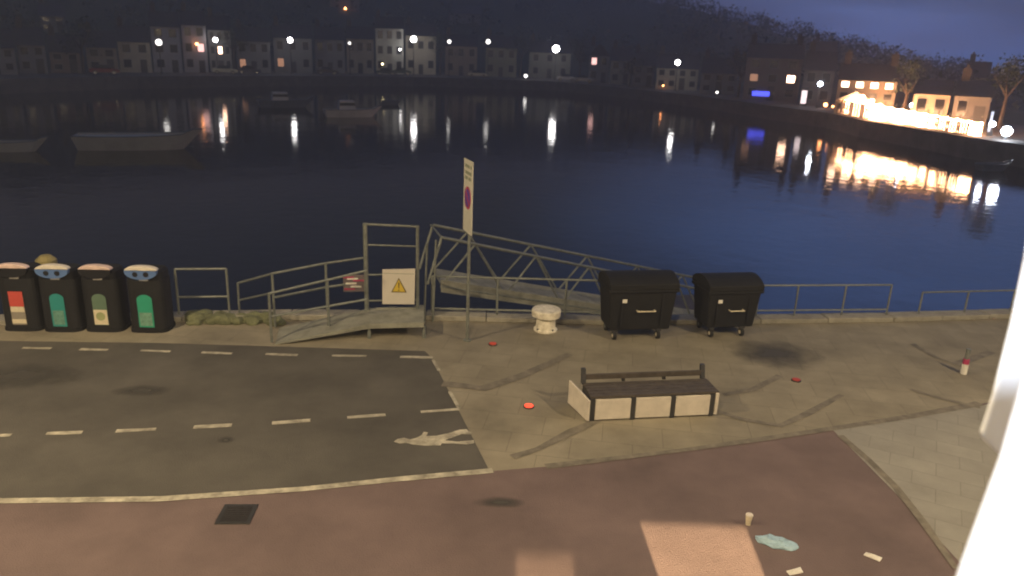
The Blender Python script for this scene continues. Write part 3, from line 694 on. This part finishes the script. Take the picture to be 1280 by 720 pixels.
# gate
A = G(459, 408, .0); B = G(522, 406, .0); A = V((A.x, A.y, 0)); B = V((B.x, B.y, 0)); o_ = A
t = thing('gangway_gate', 'tall tubular steel gate frame at the top of the gangway', 'gate', o_)
za = P(459, 279, A.y).z; zb_ = P(522, 282, B.y).z
up = lambda p, z: V((p.x, p.y, z))
MB().tube(A, up(A, za), .045).build('post', M['galv'], t, off=o_); MB().tube(B, up(B, zb_), .035).build('post', M['galv'], t, off=o_)
MB().tube(up(A, za - .02), up(B, zb_ - .02), .025).build('crossbar', M['galv'], t, off=o_)
MB().tube(up(A, P(459, 306, A.y).z), up(B, P(522, 308, B.y).z), .018).build('crossbar', M['galv'], t, off=o_)
zc = P(470, 344, A.y).z
MB().tube(up(A, zc), up(B, zc), .02).tube(up(A, .55), up(B, .55), .02).build('crossbar', M['galv'], t, off=o_)
d = (B - A).normalized(); nn = V((d.y, -d.x, 0))
pn = MB(); pa, pb = A + d * .18, B - d * .04
pn.prism([up(pa, .06), up(pb, .06), up(pb, .38), up(pa, .38)], nn * -.03); bevel(pn.build('kick_panel', M['conc'], t, off=o_), .01)
for p, q in ((N1, F1), (N2, F2)):
    for e in (p.lerp(q, .08), p.lerp(q, .92)): MB().tube((e.x, e.y, 0), (e.x, e.y, e.z - .1), .035).build('support', M['galv'], t, off=o_)
# extra stanchions between gate and gangway
for u, v0, v1 in [(530, 304, 404), (541, 300, 404)]:
    p = P(u, v1, 15.0); MB().tube(p, P(u + 4, v0, 15.0), .022).build('stanchion', M['galv'], t, off=o_)
# sign on gate
sc0 = P(478, 337, A.y - .07); sc1 = P(519, 336, B.y - .07); sb0 = P(478, 380, A.y - .07); sb1 = P(518, 380.5, B.y - .07)
o_ = sb0; t = thing('warning_sign', 'white warning sign with a yellow triangle fixed on the gangway gate', 'sign', o_)
MB().prism([sb0, sb1, sc1, sc0], (0, .02, 0)).build('panel', M['signw'], t, off=o_)
ex = (sb1 - sb0) / 41; ez = (sc0 - sb0) / 43
def sp(x, y, k_): return sb0 + ex * x + ez * y + V((0, -k_, 0))
tri = [(11, 15), (31, 15), (20.7, 33.5)]
tb = MB().prism([sp(x, y, .001) for x, y in tri], (0, -.004, 0)).build('triangle_border', mat('sign_brown', (.16, .12, .04)), t, off=o_)
cx_, cy_ = 20.8, 21.2
ti = MB().prism([sp(cx_ + (x - cx_) * .8, cy_ + (y - cy_) * .8, .006) for x, y in tri], (0, -.003, 0)).build('triangle', M['yellow'], t, off=o_)
MB().prism([sp(20.1, 20.5, .010), sp(21.5, 20.5, .010), sp(21.9, 27.5, .010), sp(19.7, 27.5, .010)], (0, -.002, 0)).prism([sp(20, 17, .010), sp(21.6, 17, .010), sp(21.6, 18.7, .010), sp(20, 18.7, .010)], (0, -.002, 0)).build('exclamation_mark', mat('sign_dark', (.2, .14, .03)), t, off=o_)
MB().prism([sp(1, 38.2, .001), sp(40, 38.2, .001), sp(40, 38.8, .001), sp(1, 38.8, .001)], (0, -.002, 0)).build('header_line', M['smudge'], t, off=o_)
# truss gangway
n0 = P(552, 296, 15.6); f0 = P(541, 282, 16.75); zt0 = (n0.z + f0.z) / 2; n0.z = zt0; f0.z = zt0
n1 = G(872, 361, -.85); f1 = G(879, 349, -.85)
dn = V((0, 0, -1.08)); o_ = (n0 + f0) / 2 + dn
t = thing('gangway', 'steel truss gangway sloping down to the right behind the railing', 'gangway', o_)
NS = 5
for a, b_ in ((n0, n1), (f0, f1)):
    MB().tube(a, b_, .035).build('top_chord', M['galv'], t, off=o_); MB().tube(a + dn, b_ + dn, .04).build('bottom_chord', M['galv'], t, off=o_)
    tr = MB()
    for i in range(NS):
        p, q = a.lerp(b_, i / NS), a.lerp(b_, (i + 1) / NS); mid = p.lerp(q, .5)
        tr.tube(p + dn, mid, .024).tube(mid, q + dn, .024)
    tr.tube(a, a + dn + (a - b_).normalized() * .35, .03).tube(b_, b_ + dn, .03)
    tr.build('bracing', M['galv'], t, off=o_)
dz = V((0, 0, .02))
MB().prism([n0 + dn + dz, n1 + dn + dz, f1 + dn + dz, f0 + dn + dz], (0, 0, .05)).build('deck', M['conc'], t, off=o_)
MB().tube(n1, f1, .025).tube(n0, f0 + V((-.05, 0, 0)), .02).build('end_bar', M['galv'], t, off=o_)
tp = MB().prism([n0 + dn + V((0, -.04, -.12)), n1 + dn + V((0, -.04, -.12)), n1 + dn + V((0, -.04, .16)), n0 + dn + V((0, -.04, .16))], (0, .02, 0)).build('toe_board', M['conc'], t, off=o_)
# bridge between landing and gangway
mb = MB(); mb.prism([F2 + V((-.6, 0, .0)), G(560, 378, zd), f0 + dn, n0 + dn + V((-.5, 0, 0))], (0, 0, -.08)) if False else None
c = (n1 + f1) / 2
t = thing('pontoon', 'low floating pontoon at the foot of the gangway', 'pontoon', (c.x + 1.0, c.y + 1.3, WZ), RD(10))
bevel(MB().b2((-4, -1.4, .3), (1, 1.4, .5)).build('deck', M['wood'], t), .03)
for x in (-3, 0): MB().b2((x - .9, -1.2, -.25), (x + .9, 1.2, .296)).build('float', M['dark'], t)
# weedy rubble by the ramp
mb = MB(); rr = random.Random(11)
for i in range(60):
    u = rr.uniform(236, 345); c = G(u, rr.uniform(396, 406), 0); r_ = rr.uniform(.06, .17)
    k_ = len(mb.v); mb.ball((c.x, c.y, r_ * .4), r_, 7, 5, rr.uniform(.9, 1.6), 1, .7)
    mb.v[k_:] = [(x + .3 * r_ * noise.noise(V((x * 9, y * 9, z * 9))), y, z + .35 * r_ * noise.noise(V((x * 8, z * 8, y * 8)))) for x, y, z in mb.v[k_:]]
tag(mb.build('rubble', M['weed']), 'low weedy rubble at the quay edge left of the ramp', 'rubble', kind='stuff')

# ------------------------------------------------------------------ parking sign on a pole
c = G(584, 426); o_ = c
t = thing('parking_sign', 'white parking restriction sign turned sideways on a grey pole', 'sign', (c.x, c.y, 0), RD(-70.7))
zt = P(592, 200, c.y).z; zb = P(588, 291, c.y).z
MB().tube((0, 0, 0), (0, 0, zb + .3), .032, n=12).tube((0, 0, 0), (0, 0, .03), .08, n=14).build('pole', M['galv'], t)
pl = bevel(MB().b2((-.3, -.045, zb), (.3, -.033, zt)).build('plate', M['signpost'], t), .004)
for z_ in (zb + .25, zt - .3): MB().box((0, -.015, z_), (.12, .04, .04)).build('clamp', M['galv'], t)
zc = (zb + zt) / 2 - .02; kx = .215
MB().tube((0, -.0455, zc), (0, -.050, zc), .215, n=28).build('red_ring', M['sred'], pl); MB().tube((0, -.0505, zc), (0, -.053, zc), .165, n=28).build('blue_disc', M['sblue'], pl)
MB().prism([(-.15, -.0535, zc + .11), (-.11, -.0535, zc + .15), (.15, -.0535, zc - .11), (.11, -.0535, zc - .15)], (0, -.003, 0)).build('red_bar', M['sred'], pl)
for i, (z_, x0, x1) in enumerate([(zt - .12, -.22, .1), (zt - .12, .14, .22), (zt - .24, -.2, .22), (zt - .34, -.22, -.02), (zt - .34, .03, .2)]):
    MB().b2((x0, -.0475, z_ - .03), (x1, -.0455, z_ + .03)).build('faded_lines', M['smudge'], pl)

# ------------------------------------------------------------------ mooring bollard
c = G(682, 415); t = thing('mooring_bollard', 'squat white mooring bollard with a wide flat head', 'bollard', (c.x, c.y + .12, 0)); t.scale = (1.02, 1.02, 1.25)
MB().lathe((0, 0, 0), [(.24, 0), (.24, .03), (.2, .05), (.185, .2), (.2, .24)], 20).build('stem', mat('chipped_white', (.85, .8, .66), .6, var=.3, scale=9, dirt=(.5, .45, .34)), t, smooth=False)
MB().lathe((0, 0, .24), [(.24, 0), (.29, .015), (.295, .11), (.28, .13), (.1, .137)], 22).build('head', bpy.data.materials['chipped_white'], t)
for i in range(4): MB().tube((.21 * cos(i * pi / 2 + .7), .21 * sin(i * pi / 2 + .7), .03), (.21 * cos(i * pi / 2 + .7), .21 * sin(i * pi / 2 + .7), .055), .02, n=6).build('bolt', M['steel'], t)

# ------------------------------------------------------------------ big four-wheeled bins
def wheelie(u0, u1, v, label, hgt):
    a = G(u0, v); b_ = G(u1, v - 2.5); w = (b_ - a).length; rz = math.atan2(b_.y - a.y, b_.x - a.x)
    t = thing('wheeled_bin', label, 'bin', (a.x, a.y, 0), rz, 'large wheeled bins on the quay'); d = .78; hb = hgt * .80
    mb = MB(); mb.add([(.07, .06, .2), (w - .07, .06, .2), (w - .07, d - .06, .2), (.07, d - .06, .2), (0, 0, hb), (w, 0, hb), (w, d, hb), (0, d, hb)], ((0, 3, 2, 1), (4, 5, 6, 7), (0, 1, 5, 4), (1, 2, 6, 5), (2, 3, 7, 6), (3, 0, 4, 7)))
    bevel(mb.build('body', M['charcoal'], t), .04, 3)
    bevel(MB().b2((-.03, -.03, hb - .05), (w + .03, d + .03, hb + .01)).build('rim', M['dark'], t), .015)
    ld = MB(); n_ = 10; prf = [(-.04 + (d + .08) * i / n_, hb + .012 + (hgt - hb) * sin(pi * (.1 + .8 * i / n_)) ** .7) for i in range(n_ + 1)]
    ld.prism([(-.02, y, z) for y, z in [(-.04, hb + .012)] + prf + [(d + .04, hb + .012)]], (w + .04, 0, 0)); bevel(ld.build('lid', M['dark'], t), .015)
    for x in (w * .2, w * .8): MB().b2((x - .03, .02, .3), (x + .03, -.0, hb - .1)).build('rib', M['dark'], t)
    MB().box((w * .22, -.02, hb * .8), (.09, .015, .07)).build('white_tag', M['white'], t)
    MB().tube((w * .42, -.06, hb * .6), (w * .68, -.06, hb * .6), .014).tube((w * .42, -.06, hb * .6), (w * .42, .06, hb * .6), .012).tube((w * .68, -.06, hb * .6), (w * .68, .06, hb * .6), .012).build('handle_bar', M['cream'], t)
    for i, (x, y) in enumerate([(.18, .1), (w - .3, .1), (.18, d - .14), (w - .3, d - .14)]):
        wl = MB().tube((x - .03, y, .085), (x + .03, y, .085), .085, n=14).build('castor', M['rubber'], t)
        MB().tube((x - .035, y, .085), (x + .035, y, .085), .04, n=10).build('hub', M['cream' if i < 2 else 'galv'], wl)
        MB().b2((x - .05, y - .04, .17), (x + .05, y + .04, .215)).build('bracket', M['steel'], wl)
wheelie(758, 841, 427, 'large dark wheeled bin, the left and wider of the two', 1.33)
wheelie(880, 945, 423.5, 'large dark wheeled bin, the right and narrower of the two', 1.25)

# ------------------------------------------------------------------ bench
A = G(737, 527.5); B = G(896, 520); dv = (B - A); w = dv.length; rz = math.atan2(dv.y, dv.x); dp = .62
t = thing('bench', 'long bench with white panelled plinth and dark wooden seat and back', 'bench', (A.x, A.y, 0), rz)
MB().b2((.03, .05, .03), (w - .03, dp, .36)).build('plinth_core', M['steel'], t)
n_ = 3; xs = [.03 + (w - .14) * i / n_ for i in range(n_ + 1)]
for i in range(n_): bevel(MB().b2((xs[i] + .05, 0, .03), (xs[i + 1] - .035, .045, .37)).build('front_panel', M['benchw'], t), .006)
for x in xs: MB().b2((x - .03, .01, 0), (x + .043, .06, .38)).build('divider', M['steel'], t)
bevel(MB().b2((w - .055, -.005, .03), (w - .003, .05, .40)).build('corner_panel', M['benchw'], t), .006)
# splayed left end panel
pp = MB(); pp.prism([(-.01, -.01, .02), (-.16, .66, .02), (-.16, .66, .42), (-.01, -.01, .37)], (-.035, 0, 0)); bevel(pp.build('end_panel', M['benchw'], t), .006)
for i in range(5): bevel(MB().b2((0, .02 + i * .105, .385), (w, .02 + i * .105 + .09, .425)).build('seat_slat', M['wood'], t), .006)
bevel(MB().b2((.02, dp - .01, .44), (w - .02, dp + .03, .53)).build('back_slat', M['wood'], t), .006)
for x in (.0, w - .07): MB().prism([(x, dp - .05, .38), (x, dp + .02, .38), (x, dp + .08, .62), (x, dp + .02, .62)], (.07, 0, 0)).build('back_post', M['steel'], t)
for x in (w * .33, w * .66): MB().prism([(x, dp + .012, .38), (x, dp + .05, .38), (x, dp + .06, .5), (x, dp + .032, .5)], (.05, 0, 0)).build('back_post', M['steel'], t)

# ------------------------------------------------------------------ small glowing discs added for the red spots on the paving
for u, v, m_, lab in [(661, 509, E_red, 'bright red glowing disc on the paving left of the bench'), (616, 431, em('dim_red', (1, .12, .05), .35), 'dim red glowing disc on the paving by the sign pole'), (995, 476, em('dim_red_b', (1, .12, .05), .22), 'faint red glowing disc on the paving right of the bench')]:
    c = G(u, v); t = thing('red_glow_disc', lab, 'ground light', (c.x, c.y, 0), 0, 'red glowing discs on the paving')
    MB().lathe((0, 0, .005), [(.085, 0), (.085, .012), (.07, .018)], 18).build('rim', M['steel'], t); MB().lathe((0, 0, .023), [(.07, 0), (.07, .012), (.03, .02)], 18).build('lens', m_, t)
# marker post at right
c = G(1204, 467); t = thing('marker_post', 'slim dark marker post with a red band and white foot', 'post', (c.x, c.y, 0))
MB().tube((0, 0, .2), (0, 0, .5), .04, .04, 12).build('post', M['galv'], t); MB().tube((0, 0, .201), (0, 0, .3), .056, n=12).build('red_band', M['sred'], t); MB().tube((0, 0, 0), (0, 0, .197), .06, n=12).build('foot', M['white'], t)
# small red light on right railing
c = P(1240, 399, 16.6); t = thing('railing_lamp', 'tiny red lamp on the railing at the far right', 'lamp', c)
MB().box((0, .05, 0), (.16, .08, .08)).build('housing', M['steel'], t); MB().box((0, 0, 0), (.12, .02, .05)).build('lens', em('red_bright', (1, .25, .2), 4), t)
MB().tube((0, .06, -.04), (0, .06, -c.z), .02).build('stem', M['steel'], t)

# ------------------------------------------------------------------ small pale shapes lying low on the road
c = G(973, 680); t = thing('blue_shape', 'crumpled pale blue shape lying on the dark road', 'bag', (c.x, c.y, .005), RD(-20))
mb = MB(); vs = []; fs = []; n_ = 14
for j in range(6):
    for i in range(n_):
        a = 2 * pi * i / n_; r_ = (.21, .2, .16, .11, .06, .02)[j] * (1 + .28 * cos(a) ** 2 * (1 if cos(a) < 0 else .3)) * (1 + .2 * noise.noise(V((cos(a) * 2, sin(a) * 2, j * .3))))
        vs.append((r_ * cos(a), r_ * sin(a) * .6, (0, .02, .035, .045, .05, .05)[j] + .035 * noise.noise(V((cos(a) * 3, sin(a) * 3, j * .8)))))
for j in range(5):
    for i in range(n_): fs.append((j * n_ + i, j * n_ + (i + 1) % n_, (j + 1) * n_ + (i + 1) % n_, (j + 1) * n_ + i))
fs.append(tuple(5 * n_ + i for i in range(n_))); mb.add(vs, fs); tag_o = mb.build('blue_shape_body', M['bag'], t)
MB().prism([(-.17, -.05, .01), (-.27, -.01, .03), (-.17, .05, .02)], (0, 0, .012)).build('handle', M['bag'], t)
c = G(935, 656); t = thing('cream_shape', 'cream tapered shape standing by the lit patch of road', 'cup', (c.x, c.y, .004))
MB().lathe((0, 0, 0), [(.03, 0), (.042, .13)], 16).build('cream_shape_body', M['cream'], t); MB().lathe((0, 0, .131), [(.046, 0), (.044, .015), (.02, .02)], 16).build('lid', M['lid'], t)
for (u, v, rz, lab) in [(1090, 697, -40, 'small white shape lying right of the blue shape'), (993, 716, 20, 'pale flat shape at the bottom edge below the blue shape')]:
    c = G(u, v); o = MB().add([(-.09, -.03, .003), (.09, -.035, .012), (.1, .03, .03), (-.08, .04, .008), (0, 0, .045), (-.09, -.03, .0), (.09, -.035, .0), (.1, .03, .0), (-.08, .04, .0)], [(0, 1, 4), (1, 2, 4), (2, 3, 4), (3, 0, 4), (0, 5, 6, 1), (1, 6, 7, 2), (2, 7, 8, 3), (3, 8, 5, 0)]).build('white_shape', M['white'])
    o.location = (c.x, c.y, .006); o.rotation_euler = (0, 0, RD(rz)); tag(o, lab, 'litter')

# ------------------------------------------------------------------ the building the camera looks out of
LP = V((2.35, -4.2, 2.9)); FY = -.35
def through(p): # lamp -> ground point p, hit on facade plane
    tt = (FY - LP.y) / (p.y - LP.y); return LP + (V((p.x, p.y, 0)) - LP) * tt
LP2 = V((.5, -2.2, 2.9))
def through2(p):
    tt = (FY - LP2.y) / (p.y - LP2.y); return LP2 + (V((p.x, p.y, 0)) - LP2) * tt
p1 = [through(G(u, v)) for u, v in ((799, 650), (930, 654))]; p2 = [through2(G(u, v)) for u, v in ((645, 690), (715, 683))]
h1 = (p1[0].x, p1[1].x, .25, (p1[0].z + p1[1].z) / 2); h2 = (p2[0].x, p2[1].x, .25, (p2[0].z + p2[1].z) / 2)  # openings shaped so the spots outline the two warm road patches
t = thing('camera_building', 'pale rendered waterfront building the view is taken from', 'building', (0, 0, 0))
def holes_wall(x0, x1, z0, z1, holes, y0, y1):
    xs = sorted({x0, x1, *[h[0] for h in holes], *[h[1] for h in holes]}); zs = sorted({z0, z1, *[h[2] for h in holes], *[h[3] for h in holes]}); mb = MB()
    for i in range(len(xs) - 1):
        for j in range(len(zs) - 1):
            cx, cz = (xs[i] + xs[i + 1]) / 2, (zs[j] + zs[j + 1]) / 2
            if any(h[0] < cx < h[1] and h[2] < cz < h[3] for h in holes): continue
            mb.b2((xs[i], y0, zs[j]), (xs[i + 1], y1, zs[j + 1]))
    return mb
holes_wall(-8, 8, 0, 9, [h1, h2, (-.6, .6, 4.9, 6.3)], FY - .02, FY).build('wall', M['render'], t)
MB().b2((-8, -9, 0), (8, -8.8, 9)).b2((-8, -8.79, 0), (-7.8, FY - .03, 9)).b2((7.8, -8.79, 0), (8, FY - .03, 9)).b2((-7.79, -8.79, 3.2), (7.79, FY - .03, 3.4)).b2((1.05, -8.79, .01), (1.15, FY - .03, 3.19)).build('inner_walls', M['render'], t)
MB().prism([(-8.3, FY + .3, 9), (-8.3, -9.3, 9), (-8.3, -4.5, 12)], (16.6, 0, 0)).build('roof', M['slate'], t)
for nm, pos, en in (('patch_spot', LP, 62000), ('patch_spot', LP2, 15000)):  # unseen spots added to throw the warm patches onto the road
    ld = bpy.data.lights.new(nm, 'SPOT'); ld.energy = en; ld.color = (1, .72, .40); ld.spot_size = RD(70); ld.spot_blend = 0; ld.shadow_soft_size = .012
    lo = bpy.data.objects.new(nm, ld); COL.objects.link(lo); lo.location = pos
    tgt = (G(870, 680) if pos is LP else G(680, 700)); lo.rotation_euler = (V((tgt.x, tgt.y, 0)) - pos).to_track_quat('-Z', 'Y').to_euler()
# open casement at the right, strongly lit by the room lamp
YA = .52; YB = .78
o_ = P(1250, 568, YA); t = thing('window_casement', 'overlit white open window casement at the right edge beside the camera', 'window', o_)
bevel(MB().prism([P(1193, 724, YA), P(1250, 568, YA), P(1268, 505, YA), P(1292, 425, YA), P(1500, 425, YA), P(1500, 900, YA), P(1128, 900, YA)], (.03, .03, -.012)).build('sash', M['frame'], t, off=o_), .004)
bevel(MB().prism([P(1222, 545, YB), P(1238, 495, YB), P(1262, 400, YB), P(1278, 325, YB), P(1290, 240, YB), P(1500, 240, YB), P(1500, 700, YB), P(1290, 602, YB), P(1250, 570, YB)], (.03, .03, -.012)).build('outer_frame', M['frame2'], t, off=o_), .006)
ld = bpy.data.lights.new('room_lamp', 'SPOT'); ld.energy = 90; ld.color = (.85, .92, 1); ld.spot_size = RD(50); ld.spot_blend = .5; ld.shadow_soft_size = .06
lo = bpy.data.objects.new('room_lamp', ld); COL.objects.link(lo); lo.location = (.15, -.2, 5.75)
lo.rotation_euler = (P(1390, 560, .6) - lo.location).to_track_quat('-Z', 'Y').to_euler()

# ------------------------------------------------------------------ street lighting of the near quay (lanterns on the facade side)
def near_lamp(x, y, z, en, label):
    t = thing('wall_lantern', label, 'street lamp', (x, y, 0), 0, 'tall lanterns in front of the building')
    MB().tube((0, 0, 0), (0, 0, z + .25), .06, .045, 12).build('post', M['steel'], t)
    MB().lathe((0, .5, z + .12), [(.26, 0), (.2, .1), (.05, .18)], 16).tube((0, 0, z + .25), (0, .5, z + .25), .03).build('hood', M['steel'], t)
    ld = bpy.data.lights.new('lantern_light', 'POINT'); ld.energy = en; ld.color = (1, .77, .46); ld.shadow_soft_size = .25
    lo = bpy.data.objects.new('lantern_light', ld); COL.objects.link(lo); lo.location = (0, .5, z); lo.parent = t
near_lamp(-10.5, 4.5, 9.5, 5400, 'tall lantern left of the building')
near_lamp(11.5, 5.0, 9.5, 4600, 'tall lantern right of the building')
near_lamp(-1.6, .3, 9.6, 2700, 'tall lantern above the camera window')

# ------------------------------------------------------------------ haze
HAZE = .002
hm = bpy.data.materials.new('haze'); hm.use_nodes = True; tn = hm.node_tree; tn.nodes.clear()
out = tn.nodes.new('ShaderNodeOutputMaterial'); pv = tn.nodes.new('ShaderNodeVolumePrincipled')
pv.inputs['Color'].default_value = (.78, .83, 1, 1); pv.inputs['Density'].default_value = HAZE; pv.inputs['Anisotropy'].default_value = .3
tn.links.new(pv.outputs[0], out.inputs['Volume'])
hz = MB().b2((-520, -40, -8), (520, 700, 75)).build('haze', hm); tag(hz, 'thin evening haze over the harbour', 'haze', kind='stuff')
